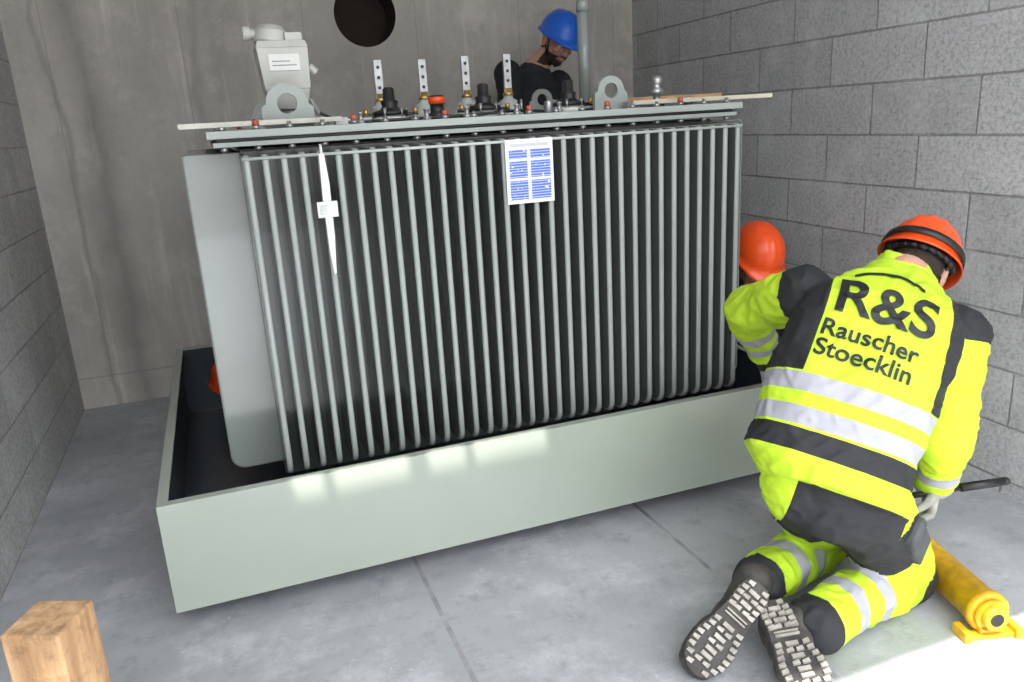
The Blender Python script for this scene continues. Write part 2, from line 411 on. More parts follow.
cu=bpy.data.curves.new('sensor_cable','CURVE'); cu.dimensions='3D'; cu.bevel_depth=.005; sp=cu.splines.new('NURBS')
pts=[(.36,2.76,1.46),(.42,2.74,1.42),(.50,2.68,1.417),(.68,2.67,1.42),(.85,2.67,1.417),(1.02,2.68,1.43),(1.15,2.70,1.418),(1.30,2.84,1.417),(1.50,2.9,1.417)]
sp.points.add(len(pts)-1)
for p_,c_ in zip(sp.points,pts): p_.co=(*c_,1)
sp.use_endpoint_u=True; cu.materials.append(M_black)
o=bpy.data.objects.new('sensor_cable',cu); COL.objects.link(o); o.parent=TR; o.matrix_parent_inverse=Matrix.Translation(-V(TR.location))
bm=bmesh.new()
def taper(bm,cx,cy,z0,z1,w0,d0,w1,d1,mi=0,sh=0):
    a=[bm.verts.new((cx+sx*w0,cy+sy*d0,z0)) for sx,sy in((-1,-1),(1,-1),(1,1),(-1,1))]
    b=[bm.verts.new((cx+sh+sx*w1,cy+sy*d1,z1)) for sx,sy in((-1,-1),(1,-1),(1,1),(-1,1))]
    for i in range(4):
        f=bm.faces.new((a[i],a[(i+1)%4],b[(i+1)%4],b[i])); f.material_index=mi
    for r in (a,b): f=bm.faces.new(r); f.material_index=mi
rx,ry=.272,2.76
lathe(bm,(rx,ry,1.412),(0,0,1),[(.055,0),(.055,.012),(.035,.016),(.035,.06)],mi=1)
taper(bm,rx,ry,1.47,1.53,.055,.05,.068,.06); taper(bm,rx,ry,1.53,1.655,.070,.062,.078,.066,sh=-.004)
taper(bm,rx-.004,ry,1.655,1.675,.08,.068,.072,.06)
lathe(bm,(rx-.03,ry,1.67),(.12,0,1),[(.052,0),(.056,.01),(.05,.04),(.034,.056),(.012,.06)])
tube(bm,(rx-.05,ry,1.70),(rx-.10,ry,1.703),.016); tube(bm,(rx-.09,ry,1.703),(rx-.112,ry,1.704),.022)
box(bm,rx+.01,rx+.062,ry-.05,ry+.04,1.675,1.70)
box(bm,rx-.05,rx+.045,ry-.068,ry-.063,1.585,1.635,2)
box(bm,rx-.040,rx+.035,ry-.0695,ry-.067,1.600,1.603,1); box(bm,rx-.040,rx+.015,ry-.0695,ry-.067,1.612,1.615,1)
tube(bm,(rx+.07,ry,1.50),(rx+.095,ry,1.45),.009,mi=1); tube(bm,(rx+.078,ry,1.60),(rx+.10,ry,1.58),.014,mi=0)
finish('protection_relay',bm,[mat('relay_housing',(.42,.42,.39),.4),M_panel,M_white,M_black],TR,bevel=.004)
bm=bmesh.new()
q_=[(-.235,-.035),(.235,-.035),(.235,.035),(-.20,.035)]
lo=[bm.verts.new((x,y,0)) for x,y in q_]; hi=[bm.verts.new((x,y,.014)) for x,y in q_]
bm.faces.new(lo); bm.faces.new(hi)
for i in range(4): bm.faces.new((lo[i],lo[(i+1)%4],hi[(i+1)%4],hi[i]))
b1=finish('wooden_batten',bm,M_board2); b1.location=(.165,2.53,1.4225); b1.rotation_euler=(0,0,math.radians(6))
bm=bmesh.new(); box(bm,-.28,.28,-.03,.03,0,.014)
b2=finish('wooden_batten.001',bm,M_board); b2.location=(1.70,2.55,1.4225); b2.rotation_euler=(0,0,math.radians(-4))
bm=bmesh.new(); box(bm,-.42,.42,-.012,.012,0,.02)
b3=finish('wooden_batten.002',bm,M_wood); b3.location=(1.84,3.25,1.4405); b3.rotation_euler=(0,0,math.radians(-3))
bm=bmesh.new(); box(bm,1.50,1.58,3.2,3.3,1.4125,1.4400); box(bm,1.72,1.79,3.2,3.3,1.4125,1.4400); finish('packing_block',bm,M_wood)
m,nt,b=nodemat('printed_label'); tc=nt.nodes.new('ShaderNodeTexCoord'); s=nt.nodes.new('ShaderNodeSeparateXYZ'); L(nt,tc.outputs['Generated'],s.inputs[0])
gx,gz=s.outputs[0],s.outputs[2]
rows=math_(nt,'GREATER_THAN',math_(nt,'FRACT',math_(nt,'MULTIPLY',gz,24)),.18)
cols=math_(nt,'ADD',band(nt,gx,.07,.45),band(nt,gx,.52,.94))
blk=math_(nt,'MAXIMUM',band(nt,gz,.06,.36),math_(nt,'MAXIMUM',band(nt,gz,.40,.66),band(nt,gz,.70,.84)))
nz=math_(nt,'GREATER_THAN',noise_(nt,90,2),.33)
k=math_(nt,'MULTIPLY',math_(nt,'MULTIPLY',rows,cols),math_(nt,'MULTIPLY',blk,nz))
k2=math_(nt,'MULTIPLY',band(nt,gz,.88,.93),band(nt,gx,.1,.9))
c=mixc(nt,k,(.64,.66,.66),(.06,.13,.50)); c=mixc(nt,math_(nt,'MULTIPLY',k2,.6),c,(.3,.3,.35))
L(nt,c,b.inputs['Base Color']); b.inputs['Roughness'].default_value=.35
bm=bmesh.new(); box(bm,.862,1.022,2.349,2.3515,1.14,1.338); finish('instruction_label',bm,m,TR)
bm=bmesh.new()
a_=[(.298,1.335),(.312,1.335),(.318,1.25),(.316,1.10),(.309,.99),(.303,.985),(.297,1.05),(.294,1.2)]
lo=[bm.verts.new((x,2.3495,z)) for x,z in a_]; hi=[bm.verts.new((x,2.3515,z)) for x,z in a_]
bm.faces.new(lo); bm.faces.new(hi)
for i in range(8): bm.faces.new((lo[i],lo[(i+1)%8],hi[(i+1)%8],hi[i]))
box(bm,.275,.333,2.343,2.346,1.155,1.20); box(bm,.282,.302,2.341,2.343,1.163,1.190,1); tube(bm,(.305,2.349,1.335),(.305,2.353,1.36),.004,seg=8)
o=finish('hanging_tag_strip',bm,[M_white,M_steel],TR)

# ---------------------------------------------------------------- small objects
hc=empty('hydraulic_cylinder',(1.83,1.5,0))
a=V((1.762,1.275,.066)); bb=V((1.915,1.80,.066)); d=(bb-a).normalized()
bm=bmesh.new(); lathe(bm,a,d,[(.052,0),(.058,.006),(.058,.02),(.052,.024),(.052,.5),(.058,.505),(.058,.54)],seg=36)
finish('barrel',bm,M_yel,hc)
bm=bmesh.new(); tube(bm,a-d*.03,a,.032); tube(bm,a-d*.032,a-d*.03,.018,mi=1); lathe(bm,a-d*.012,d,[(.045,0),(.045,.012)])
finish('end_cap',bm,[M_yel,M_black],hc)
bm=bmesh.new(); side=V((d.y,-d.x,0))
Mx=Matrix.Translation(V((a.x,a.y,0)))@Matrix(((side.x,d.x,0,0),(side.y,d.y,0,0),(0,0,1,0),(0,0,0,1)))
box(bm,-.075,.075,-.02,.012,.0,.014,M=Mx); box(bm,-.03,.03,-.012,.01,.014,.04,M=Mx); box(bm,.06,.08,-.03,.03,0,.03,M=Mx); box(bm,-.08,-.06,-.03,.03,0,.03,M=Mx)
finish('foot_bracket',bm,M_yel,hc,bevel=.003)
bm=bmesh.new(); tube(bm,(1.70,1.512,.316),(1.86,1.455,.335),.0085,mi=0); tube(bm,(1.84,1.462,.333),(1.955,1.42,.345),.012); ell(bm,(1.957,1.419,.345),(.014,.012,.012))
tube(bm,(1.70,1.512,.316),(1.67,1.525,.29),.0085)
finish('pry_bar',bm,M_black)
m,nt,b=nodemat('timber_grain'); tc=nt.nodes.new('ShaderNodeTexCoord'); mp=nt.nodes.new('ShaderNodeMapping'); mp.inputs['Scale'].default_value=(14,14,1.2); L(nt,tc.outputs['Object'],mp.inputs[0])
g=noise_(nt,3,6,mp.outputs[0],.6); g2=noise_(nt,45,5,None,.7)
c=ramp(nt,g,.3,.7,(.22,.115,.05),(.50,.32,.17)); c=mixc(nt,math_(nt,'MULTIPLY',ramp(nt,g2,.5,.65),.6),c,(.16,.09,.045))
L(nt,c,b.inputs['Base Color']); b.inputs['Roughness'].default_value=.8; bump(nt,b,g,.5,.004)
bm=bmesh.new(); box(bm,-.037,.037,-.037,.037,0,.84); box(bm,-.09,.09,-.09,.09,0,.025)
o=finish('timber_post',bm,m,bevel=.003); o.location=(-.268,1.005,0); o.rotation_euler=(0,0,math.radians(-24))

# ---------------------------------------------------------------- people builders
def hard_hat(name,parent,c,fwd,up,shell):
    fwd=V(fwd).normalized(); up=V(up); up=(up-fwd*up.dot(fwd)).normalized(); rt=fwd.cross(up)
    c=V(c); bm=bmesh.new(); NT=64; rows=[]
    prof=[(1.11,-.012),(1.07,-.004),(1.0,.0)]+[(math.cos(p),math.sin(p)) for p in [math.radians(x) for x in (8,18,28,38,48,58,68,78,86)]]
    for k,(rr,hh) in enumerate(prof):
        ring=[]
        for i in range(NT):
            t=2*math.pi*i/NT; ct,st=math.cos(t),math.sin(t)
            a,b_=.108,.132
            x=a*rr*st; y=b_*rr*ct; z=(hh if hh<.0 else hh*.122)
            if k<2 and ct>0: y+=.045*ct**2*(1 if k==0 else .6); z-=.012*ct
            if k>2 and k<10:
                for w in (-.032,0,.032):
                    z+=.006*math.exp(-((x-w)/.009)**2)*min(1,hh*1.5)
            ring.append(bm.verts.new(c+rt*x+fwd*y+up*z))
        rows.append(ring)
    for k in range(len(rows)-1):
        for i in range(NT): f=bm.faces.new((rows[k][i],rows[k][(i+1)%NT],rows[k+1][(i+1)%NT],rows[k+1][i])); f.smooth=True
    bm.faces.new(rows[-1])
    me=bpy.data.meshes.new(name); bmesh.ops.recalc_face_normals(bm,faces=bm.faces); bm.to_mesh(me); bm.free()
    o=bpy.data.objects.new(name,me); COL.objects.link(o); me.materials.append(shell)
    md=o.modifiers.new('solid','SOLIDIFY'); md.thickness=.004
    if parent: o.parent=parent; o.matrix_parent_inverse=Matrix.Translation(-V(parent.location))
    return o
def head(parent,c,fwd,up,neck,helmet=None,beard=False,collar=None,muffs=False):
    fwd=V(fwd).normalized(); up=V(up); up=(up-fwd*up.dot(fwd)).normalized(); rt=fwd.cross(up); c=V(c)
    A=(rt,fwd,up); P=lambda x,y,z:c+rt*x+fwd*y+up*z
    bm=bmesh.new()
    ell(bm,P(0,-.008,.03),(.076,.095,.085),A); ell(bm,P(0,.018,-.035),(.058,.072,.075),A)
    ell(bm,P(0,.055,-.088),(.032,.03,.028),A); ell(bm,P(0,.082,.022),(.05,.014,.014),A)
    capsule(bm,P(0,.092,.008),P(0,.112,-.028),.009,.014)
    for s in (-1,1):
        ell(bm,P(.014*s,.1,-.032),(.009,.011,.008),A); ell(bm,P(.04*s,.07,-.02),(.022,.02,.018),A)
        ell(bm,P(.079*s,-.008,-.008),(.009,.02,.032),A); ell(bm,P(.083*s,-.016,.004),(.006,.014,.018),A)
    ell(bm,P(0,.088,-.058),(.024,.012,.007),A); ell(bm,P(0,.086,-.069),(.021,.012,.007),A)
    capsule(bm,P(0,-.025,-.05),V(neck),.056,.062)
    me=remeshed(bm,.0045,3); co=coords(me)-np.array(c)
    x=co@np.array(rt);y=co@np.array(fwd);z=co@np.array(up)
    pol=np.zeros(len(me.polygons),dtype=np.int32)
    hair=((z>.055)|((y<-.015)&(z>-.055)))&(np.abs(x)<.0775)
    brd=(z<-.045)&(y>0)&(z>-.13)&~((np.abs(x)<.022)&(np.abs(z+.063)<.008)) if beard else np.zeros_like(hair)
    lp=(np.abs(z+.063)<.009)&(np.abs(x)<.022)&(y>.08)
    for p in me.polygons:
        v=list(p.vertices)
        if all(hair[v]) or all(brd[v]): pol[p.index]=1
        elif all(lp[v]): pol[p.index]=2
    o=link('head',me,[M_skin,M_hair,M_lip],parent); me.polygons.foreach_set('material_index',pol)
    bm=bmesh.new()
    for s in (-1,1): ell(bm,P(.031*s,.082,.0),(.0125,)*3,A)
    o=finish('eyes',bm,M_eye,parent,True)
    bm=bmesh.new()
    for s in (-1,1): ell(bm,P(.031*s,.0905,-.001),(.006,.005,.006),A,2)
    finish('irises',bm,M_iris,parent,True)
    bm=bmesh.new()
    for s in (-1,1): capsule(bm,P(.018*s,.092,.022),P(.044*s,.083,.022),.004,.003)
    finish('eyebrows',bm,M_hair,parent,True)
    if helmet:
        hard_hat('hard_hat_shell',parent,P(0,0,.045),fwd*1+up*.05,up,helmet)
        bm=bmesh.new()
        for s in (-1,1):
            capsule(bm,P(.088*s,.03,.045),P(.064*s,.04,-.07),.004,.004); capsule(bm,P(.088*s,-.05,.045),P(.064*s,.04,-.07),.004,.004)
        capsule(bm,P(.064,.04,-.07),P(0,.055,-.118),.004,.004); capsule(bm,P(-.064,.04,-.07),P(0,.055,-.118),.004,.004)
        pr=[P(.094*math.cos(a),-.112*math.sin(a),.028) for a in [math.radians(x) for x in range(0,181,15)]]
        for i in range(len(pr)-1): capsule(bm,pr[i],pr[i+1],.010,.010)
        finish('helmet_harness',bm,M_black,parent,True)
        if muffs:
            bm=bmesh.new(); rows=[]
            for dz,off in ((-.011,0),(-.011,.005),(.011,.001),(.011,-.004)):
                rows.append([bm.verts.new(P((.112+off)*math.cos(a),-(.136+off)*math.sin(a),.062+dz)) for a in [math.radians(x) for x in range(-30,211,8)]])
            for k in range(4):
                for i in range(len(rows[0])-1):
                    bm.faces.new((rows[k][i],rows[k][i+1],rows[(k+1)%4][i+1],rows[(k+1)%4][i]))
            finish('goggle_strap',bm,M_black,parent,True)
def hand(name,parent,wrist,d,pn,thumb,curl=(50,60,45),material=None,cuff=True):
    wrist=V(wrist); d=V(d).normalized(); pn=V(pn); pn=(pn-d*pn.dot(d)).normalized(); th=d.cross(pn)
    if th.dot(V(thumb))<0: th=-th
    bm=bmesh.new()
    A=(th,d,pn)
    ell(bm,wrist+d*.05,(.042,.052,.018),A); ell(bm,wrist+d*.07+th*.005,(.042,.028,.016),A); capsule(bm,wrist-d*.03,wrist+d*.02,.034,.028)
    ell(bm,wrist+d*.035+th*.026+pn*.008,(.02,.028,.018),A)
    for i,(off,l) in enumerate(((.031,.95),(.0105,1.06),(-.0105,1.0),(-.031,.8))):
        p=wrist+d*.088+th*off; ang=0; r=.0108
        prev=wrist+d*.055+th*off*.8
        capsule(bm,prev,p,.012,r)
        for k,seg in enumerate((.042,.027,.022)):
            ang+=math.radians(curl[k]+i*4)
            q=p+(d*math.cos(ang)+pn*math.sin(ang))*seg*l+th*off*.05
            capsule(bm,p,q,r,r*.93); p=q; r*=.93
    p=wrist+d*.025+th*.032+pn*.006
    q=p+(th*.65+d*.6+pn*.45).normalized()*.042; capsule(bm,p,q,.0145,.012)
    q2=q+(th*.1+d*.7+pn*.75).normalized()*.032; capsule(bm,q,q2,.012,.010)
    me=remeshed(bm,.0035,2); link(name,me,[material or M_glove],parent)
def boot(name,parent,heel,toe,N,ankle,shaft,ws=1.0):
    heel=V(heel);toe=V(toe);Ld=(toe-heel); ln=Ld.length; Ld.normalize(); N=V(N); N=(N-Ld*N.dot(Ld)).normalized(); W=Ld.cross(N)
    B=empty(name,heel); B.parent=parent; B.matrix_parent_inverse=Matrix.Translation(-V(parent.location))
    def Q(x,y,z): return heel+Ld*y*ln/.29+W*x*ws-N*z
    def lk(n_,bm_,ms,sm=False):
        o=finish(n_,bm_,ms,None,sm); o.parent=B; o.matrix_parent_inverse=Matrix.Translation(-heel); return o
    def hw(y):
        P=[(0,.018),(.012,.03),(.04,.036),(.10,.034),(.15,.040),(.20,.050),(.24,.048),(.27,.036),(.285,.02),(.29,.008)]
        for (a,b_),(c_,d_) in zip(P,P[1:]):
            if a<=y<=c_: return b_+(d_-b_)*(y-a)/(c_-a)
        return .01
    bm=bmesh.new(); ys=[.0,.006,.012,.025,.04,.07,.10,.125,.15,.175,.20,.22,.24,.255,.27,.28,.286,.29]
    R=[]
    for z in (0,.026):
        R.append([bm.verts.new(Q(hw(y)*(1.03 if z else 1),y,z)) for y in ys]+[bm.verts.new(Q(-hw(y)*(1.03 if z else 1),y,z)) for y in reversed(ys)])
    n=len(R[0])
    for i in range(n): bm.faces.new((R[0][i],R[0][(i+1)%n],R[1][(i+1)%n],R[1][i]))
    m_=len(ys)
    for r in R:
        for i in range(m_-1): bm.faces.new((r[i],r[i+1],r[n-2-i],r[n-1-i]))
    lk('sole',bm,M_sole)
    bm=bmesh.new()
    def lugb(x0,x1,y0,y1):
        vs=[bm.verts.new(Q(x,y,z)) for z in (.001,-.007) for x,y in ((x0,y0),(x1,y0+ (.004 if x0*x1>0 else 0)),(x1,y1),(x0,y1))]
        for f in ((0,1,2,3),(4,7,6,5),(0,4,5,1),(1,5,6,2),(2,6,7,3),(3,7,4,0)): bm.faces.new([vs[i] for i in f])
    y=.006
    while y<.276:
        w=min(hw(y+.003),hw(y+.011))-.002
        if w>.012 and not(.098<y<.125):
            lugb(w-.014 if w>.02 else .003,w,y,y+.013); lugb(-w,-(w-.014) if w>.02 else -.003,y,y+.013)
            if w>.03:
                if int(y/.019)%2: lugb(-.013,.013,y+.002,y+.013)
                else: lugb(-.018,-.003,y,y+.012); lugb(.003,.018,y,y+.012)
        y+=.0185
    for y in (.104,.114): lugb(-.026,.026,y,y+.004)
    lk('tread_lugs',bm,M_lug)
    A=(W*ws,Ld,N); bm=bmesh.new()
    ell(bm,Q(0,.24,.045),(.046,.05,.036),A); ell(bm,Q(0,.18,.05),(.047,.07,.042),A); ell(bm,Q(0,.11,.06),(.038,.07,.05),A); ell(bm,Q(0,.045,.055),(.038,.046,.05),A)
    capsule(bm,Q(0,.06,.07),V(ankle),.044,.05); capsule(bm,V(ankle),V(shaft),.052,.056)
    capsule(bm,Q(0,.16,.06),V(ankle),.036,.045)
    me=remeshed(bm,.006,3); o=bpy.data.objects.new('upper',me); COL.objects.link(o); me.materials.clear(); me.materials.append(M_boot)
    o.parent=B; o.matrix_parent_inverse=Matrix.Translation(-heel)
    bm=bmesh.new(); ell(bm,Q(0,.262,.036),(.042,.034,.03),A); lk('toe_cap',bm,M_boot,True)
    bm=bmesh.new(); ell(bm,Q(0,.016,.066),(.022,.03,.018),A); lk('heel_patch',bm,M_tan,True)
    return B
def body(name,parent,bones,rings,voxel,matmap,mats,R,F,org,extra=None,wr=(.006,.003),bias={}):
    bm=bmesh.new(); loft(bm,rings)
    for b in bones:
        if b[0]!='torso': capsule(bm,b[1],b[2],b[3],b[4])
    if extra: extra(bm)
    me=remeshed(bm,voxel,5)
    co=coords(me); nr=np.empty(len(me.vertices)*3); me.vertices.foreach_get('normal',nr); nr=nr.reshape(-1,3)
    def dis(p):
        v=V(p); w=v+V((noise.noise(v*7),noise.noise(v*7+V((5,0,0))),noise.noise(v*7+V((0,9,0)))))*.05
        fold=(1-min(1,abs(noise.noise(V((w.x*13,w.y*13,w.z*22))))*4.0))
        return wr[0]*noise.noise(v*10)+wr[1]*fold+wr[1]*.5*noise.noise(v*38)
    dsp=np.array([dis(p) for p in co])
    co=co+nr*dsp[:,None]; co[:,2]=np.maximum(co[:,2],.004); me.vertices.foreach_set('co',co.ravel())
    D=[];S=[]
    for b in bones:
        a=np.array(b[1]);e=np.array(b[2]); v=e-a; ln=np.linalg.norm(v); v=v/ln; s=(co-a)@v; t=np.clip(s/ln,0,1)
        d=np.linalg.norm(co-(a+np.outer(t*ln,v)),axis=1)-(b[3]*(1-t)+b[4]*t)+bias.get(b[0],0); D.append(d);S.append(s)
    D=np.array(D);S=np.array(S); lat=(co-np.array(org))@np.array(R)
    nl=len(me.loops); vi=np.empty(nl,dtype=np.int32); me.loops.foreach_get('vertex_index',vi)
    npoly=len(me.polygons); ls=np.empty(npoly,dtype=np.int32); lt=np.empty(npoly,dtype=np.int32)
    me.polygons.foreach_get('loop_start',ls); me.polygons.foreach_get('loop_total',lt)
    fb=np.argmin(D[:,vi[ls]]+D[:,vi[ls+1]]+D[:,vi[ls+2]],axis=0)
    lb=np.repeat(fb,lt); 
    al=me.attributes.new('along','FLOAT','CORNER'); al.data.foreach_set('value',S[lb,vi].astype(np.float32))
    la=me.attributes.new('lateral','FLOAT','CORNER'); la.data.foreach_set('value',lat[vi].astype(np.float32))
    o=link(name,me,mats,parent)
    mi=np.array([matmap[b[0]] for b in bones],dtype=np.int32)[fb]; me.polygons.foreach_set('material_index',mi); me.update()
    return o

# ---------------------------------------------------------------- kneeling worker
KW=empty('kneeling_worker',(1.45,1.55,0))
P0=V((1.44,1.50,.42)); N0=V((1.747,1.627,.945)); U=(N0-P0).normalized()
Rv=V((.71,-.62,-.31)); Rv=(Rv-U*Rv.dot(U)).normalized(); F=U.cross(Rv).normalized()
def rc(s): 
    k=max(0,min(1,(s+.05)/.08))*max(0,min(1,(.62-s)/.35)); h=max(0,min(1,(-s-.02)/.03))
    return P0+U*s-F*(.045*math.sin(math.pi*max(0,min(1,s/.6))))-Rv*.05*k+Rv*.02*h+F*.02*h
rings=[(rc(s)+F*df,hw,hd,Rv,F) for s,hw,hd,df in ((-.15,.08,.07,0),(-.12,.118,.10,0),(-.06,.146,.122,0),(-.034,.155,.13,0),(-.03,.196,.160,0),(.03,.207,.168,0),(.10,.205,.158,0),(.18,.210,.158,0),(.28,.212,.155,0),(.40,.214,.148,0),(.47,.200,.132,0),(.535,.152,.11,.0),(.59,.095,.085,.01),(.63,.068,.065,.03),(.655,.062,.06,.04))]
shL=V((1.53,1.765,.875)); shR=V((1.825,1.515,.765)); elL=V((1.525,2.02,.775)); wrL=V((1.69,2.12,.565))
elR=V((1.745,1.45,.50)); wrR=V((1.785,1.50,.345))
hipL=P0-Rv*.075-U*.04+F*.02; hipR=P0+Rv*.09-U*.04+F*.02
knL=V((1.64,1.75,.088)); knR=V((1.685,1.49,.088)); anL=V((1.265,1.59,.115)); anR=V((1.29,1.40,.10))
bones=[('torso',P0,N0,.17,.15),('uaL',shL,elL,.084,.07),('uaR',shR,elR,.086,.070),('faL',elL,wrL,.07,.05),('faR',elR,wrR,.070,.052),
 ('thL',hipL,knL,.112,.086),('thR',hipR,knR,.115,.088),('shL',knL,anL,.085,.072),('shR',knR,anR,.085,.072)]
mm={'torso':0,'uaL':1,'uaR':1,'faL':2,'faR':2,'thL':3,'thR':3,'shL':4,'shR':4}
kb=body('clothed_body',KW,bones,rings,.0075,mm,[M_vest,M_upslv,M_slv,M_thigh,M_shank],Rv,F,P0,wr=(.009,.006),bias={'thL':.03,'thR':.03,'shL':.02,'shR':.02})
kco=[v.co.copy() for v in kb.data.vertices]; bvh=BVHTree.FromPolygons(kco,[list(p.vertices) for p in kb.data.polygons])
def conform(name,bm,mt):
    dead=[]
    for v in bm.verts:
        q,s=v.co.x,v.co.y
        o_=P0+Rv*q+U*s-F*.6; h=bvh.ray_cast(o_,F)
        if h[0] is None: dead.append(v); continue
        v.co=h[0]-F*.0045
    bmesh.ops.delete(bm,geom=dead,context='VERTS')
    return finish(name,bm,mt,KW)
M_ink=mat('black_print',(.012,.012,.014),.6)
def text(name,s_,width,cq,cs,off=.02,rot=0):
    cu=bpy.data.curves.new('t','FONT'); cu.body=s_; cu.size=1; cu.offset=off; cu.resolution_u=6
    o=bpy.data.objects.new('t',cu); COL.objects.link(o); dg=bpy.context.evaluated_depsgraph_get(); dg.update()
    me=bpy.data.meshes.new_from_object(o.evaluated_get(dg)); bpy.data.objects.remove(o)
    bm=bmesh.new(); bm.from_mesh(me); bmesh.ops.triangulate(bm,faces=bm.faces)
    xs_=[v.co.x for v in bm.verts]; ys_=[v.co.y for v in bm.verts]; sc=width/(max(xs_)-min(xs_)); mx=(max(xs_)+min(xs_))/2; my=(max(ys_)+min(ys_))/2
    for v in bm.verts:
        x,y=(v.co.x-mx)*sc,(v.co.y-my)*sc; c,s=math.cos(rot),math.sin(rot); v.co=V((cq+x*c-y*s,cs+x*s+y*c,0))
    for _ in range(4):
        es=[e for e in bm.edges if e.calc_length()>.009]
        if not es: break
        bmesh.ops.subdivide_edges(bm,edges=es,cuts=1); bmesh.ops.triangulate(bm,faces=bm.faces)
    bmesh.ops.remove_doubles(bm,verts=bm.verts,dist=1e-5)
    conform(name,bm,M_ink)
text('vest_lettering_1','R&S',.24,-.04,.450,.02,-.05)
text('vest_lettering_2','Rauscher',.235,-.06,.350,.018,-.05)
text('vest_lettering_3','Stoecklin',.235,-.065,.294,.018,-.05)
bm=bmesh.new(); pv=None
for i in range(19):
    x=-.085+.17*i/18; y=.522+.024*(1-((x)/.085)**2); a_=bm.verts.new((x-.045,y,0)); b_=bm.verts.new((x-.045,y+.010,0))
    if pv: bm.faces.new((pv[0],a_,b_,pv[1]))
    pv=(a_,b_)
conform('vest_logo_arc',bm,M_ink)
bm=bmesh.new(); x_,y_=Rv,F; nc=N0+F*.03
for k in range(28):
    a0=2*math.pi*k/28; a1=2*math.pi*(k+1)/28
    capsule(bm,nc+x_*.078*math.cos(a0)+y_*.074*math.sin(a0)-U*.012,nc+x_*.078*math.cos(a1)+y_*.074*math.sin(a1)-U*.012,.014,.014)
me=remeshed(bm,.006,2); link('collar',me,[mat('collar_cloth',YEL,.8)],KW)
hd=V((1.897,1.73,.902))
head(KW,hd,(.62,.50,-.62),(.64,.22,.70),N0+V((.0,0,-.02)),M_orange,muffs=True)
hand('left_glove',KW,wrL,(.45,.35,-.82),(.25,-.9,-.3),(0.8,-.2,.4),(45,40,30),M_glove)
hand('right_glove',KW,wrR,(-.25,-.05,-.95),(-.75,.5,.2),(.2,-.9,.3),(55,60,40),M_glove)
boot('left_boot',KW,(1.180,1.475,.20),(.945,1.43,.045),(-.35,-.80,.50),(1.225,1.565,.145),(1.29,1.605,.115),1.18)
boot('right_boot',KW,(1.200,1.465,.155),(1.13,1.20,.085),(-.20,-.35,.90),(1.255,1.41,.105),(1.325,1.415,.10),1.18)
# tool pocket sewn on the right thigh, laid on the trouser surface
mid=hipR*.60+knR*.40; dr=V((-.15,.93,-.30)).normalized(); h=bvh.ray_cast(mid-dr*.5,dr)
if h[0] is not None:
    nn=h[1].normalized(); 
    if nn.dot(dr)>0: nn=-nn
    az=(knR-hipR); az=(az-nn*az.dot(nn)).normalized(); ax=nn.cross(az)
    Mx=Matrix((ax,nn,az)).transposed().to_4x4(); Mx.translation=h[0]
    bm=bmesh.new(); box(bm,-.042,.042,-.03,.010,-.055,.055,M=Mx); box(bm,-.044,.044,-.02,.014,-.058,-.022,M=Mx)
    finish('trouser_pocket',bm,mat('pocket_cloth',(.06,.065,.07),.85,0,.4,20),KW,bevel=.007)

# ---------------------------------------------------------------- crouching worker (behind, right of tank)
CW=empty('crouching_worker',(2.25,3.05,0))
p=V((2.27,3.22,.36)); nk=V((2.21,2.92,.71)); u=(nk-p).normalized(); r=V((-1,.0,0)); r=(r-u*r.dot(u)).normalized(); f=u.cross(r).normalized()
rg=[(p+u*s,hw,hd_,r,f) for s,hw,hd_ in ((-.13,.09,.09),(-.05,.15,.13),(.1,.155,.13),(.25,.16,.13),(.36,.165,.12),(.42,.13,.1),(.47,.065,.065))]
sl=nk+V((.15,.02,-.08)); sr=nk+V((-.12,.03,-.08))
bn=[('torso',p,nk,.15,.12),('uaL',sl,V((2.36,2.72,.50)),.065,.055),('uaR',sr,V((2.10,2.74,.50)),.065,.055),('faL',V((2.36,2.72,.50)),V((2.26,2.55,.34)),.055,.04),('faR',V((2.10,2.74,.50)),V((2.12,2.53,.36)),.052,.04),
('thL',p+V((.08,0,0)),V((2.37,2.90,.36)),.10,.075),('thR',p-V((.08,0,0)),V((2.13,2.90,.34)),.10,.07),('shL',V((2.37,2.90,.36)),V((2.36,3.15,.09)),.07,.055),('shR',V((2.13,2.90,.34)),V((2.14,3.14,.09)),.068,.055)]
body('clothed_body',CW,bn,rg,.011,{b[0]:0 for b in bn},[M_darkcloth],r,f,p)
head(CW,(2.142,2.80,.762),(-.1,-.75,-.62),(-.02,-.6,.75),nk,M_orange)
hand('left_hand',CW,(2.26,2.55,.34),(0,-.5,-.8),(-.8,.1,-.2),(0,-1,.2),material=M_glove)
hand('right_hand',CW,(2.12,2.53,.36),(0,-.5,-.8),(.8,.1,-.2),(0,-1,.2),material=M_glove)
for nm,x in (('left_boot',2.36),('right_boot',2.14)):
    boot(nm,CW,(x,3.19,.008),(x-.0,2.92,.008),(0,0,-1),(x,3.15,.09),(x,3.12,.14))

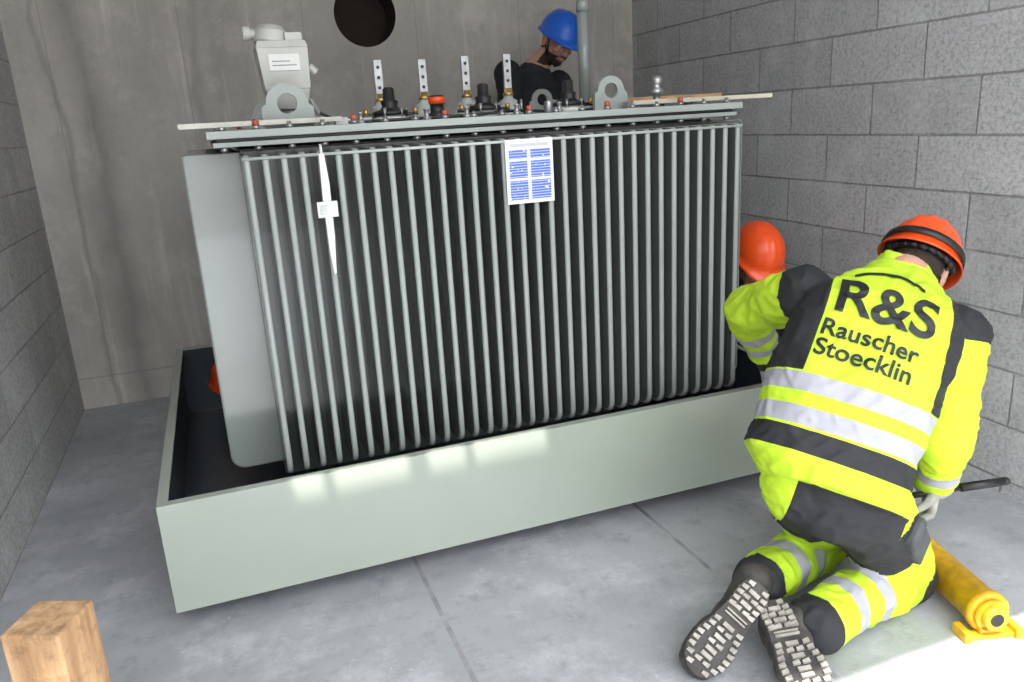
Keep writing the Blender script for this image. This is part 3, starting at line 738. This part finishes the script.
# ---------------------------------------------------------------- standing worker behind the tank
bm=bmesh.new()
for k in range(4): box(bm,1.38,1.98,4.08+k*.135,4.08+k*.135+.11,.10,.12)
for x in (1.40,1.64,1.88): box(bm,x,x+.08,4.08,4.60,0,.10)
finish('wooden_pallet',bm,M_wood)
SW=empty('standing_worker',(1.72,4.33,.12))
p=V((1.66,4.36,1.06)); nk=V((1.785,4.29,1.675)); u=(nk-p).normalized(); f=V((.35,-.9,0)); f=(f-u*f.dot(u)).normalized(); r=f.cross(u).normalized()
rg=[(p+u*s,hw,hd_,r,f) for s,hw,hd_ in ((-.12,.10,.09),(-.04,.155,.11),(.1,.165,.11),(.3,.185,.12),(.45,.205,.115),(.545,.175,.10),(.60,.10,.08),(.64,.068,.062))]
sl=nk-r*.20-u*.075; sr=nk+r*.19-u*.075
e1=sl+V((.03,-.06,-.26)); e2=sr+V((.0,-.06,-.26))
bn=[('torso',p,nk,.16,.12),('ual',sl,e1,.08,.058),('uar',sr,e2,.08,.058),('fal',e1,e1+V((.02,-.12,-.2)),.055,.042),('far',e2,e2+V((.02,-.12,-.2)),.055,.042),
('thl',p-r*.09,V((1.77,4.30,.61)),.1,.075),('thr',p+r*.09,V((1.60,4.33,.61)),.1,.075),('shl',V((1.77,4.30,.61)),V((1.77,4.36,.22)),.072,.055),('shr',V((1.60,4.33,.61)),V((1.58,4.38,.22)),.072,.055)]
body('clothed_body',SW,bn,rg,.011,{b[0]:0 for b in bn},[M_darkcloth],r,f,p)
head(SW,(1.88,4.195,1.79),(.10,-.85,-.45),(.22,-.4,.85),nk,M_blue,beard=True)
w1=e1+V((.02,-.12,-.2)); w2=e2+V((.02,-.12,-.2))
hand('left_hand',SW,w1,(0,-.3,-.9),(-.9,0,0),(0,-1,.1),(20,25,20),M_skin); hand('right_hand',SW,w2,(0,-.3,-.9),(.9,0,0),(0,-1,.1),(20,25,20),M_skin)
for nm,x,y in (('left_boot',1.77,4.39),('right_boot',1.58,4.41)):
    boot(nm,SW,(x,y+.03,.128),(x+.02,y-.24,.128),(0,0,-1),(x,y-.01,.21),(x,y-.02,.27))
bm=bmesh.new(); box(bm,-.09,.05,3.80,3.92,.0885,.262); finish('rubber_block',bm,M_black,bevel=.005)
hard_hat('hard_hat',None,(-.035,3.86,.276),(0,-1,0),(0,0,1),M_orange)

# ---------------------------------------------------------------- light
w=bpy.data.worlds.new('sky'); scene.world=w; w.use_nodes=True; nt=w.node_tree; bg=nt.nodes['Background']
tc=nt.nodes.new('ShaderNodeTexCoord'); s=nt.nodes.new('ShaderNodeSeparateXYZ'); L(nt,tc.outputs['Generated'],s.inputs[0])
L(nt,ramp(nt,s.outputs[2],.12,.45,(.26,.26,.26),(.92,.96,1.0)),bg.inputs[0]); bg.inputs[1].default_value=6.5
sd=bpy.data.lights.new('sun','SUN'); sd.energy=12; sd.angle=math.radians(.6); sd.color=(1,.95,.87)
so=bpy.data.objects.new('sun',sd); COL.objects.link(so)
dirv=V((.10,.42,-1)).normalized(); so.rotation_euler=dirv.to_track_quat('-Z','Y').to_euler(); so.location=(0,-3,6)

# ---------------------------------------------------------------- camera
cd=bpy.data.cameras.new('camera'); cam=bpy.data.objects.new('camera',cd); COL.objects.link(cam)
cd.sensor_width=36; cd.lens=27.7; cd.clip_start=.02
rt=V((.9335,-.3539,-.0561)); fw=V((.3272,.9054,-.2712)); rt.normalize(); fw=(fw-rt*fw.dot(rt)).normalized(); up=rt.cross(fw)
m4=Matrix((rt,up,-fw)).transposed().to_4x4(); m4.translation=V((0,0,1.4)); cam.matrix_world=m4
scene.camera=cam
scene.view_settings.view_transform='Standard'; scene.view_settings.look='None'
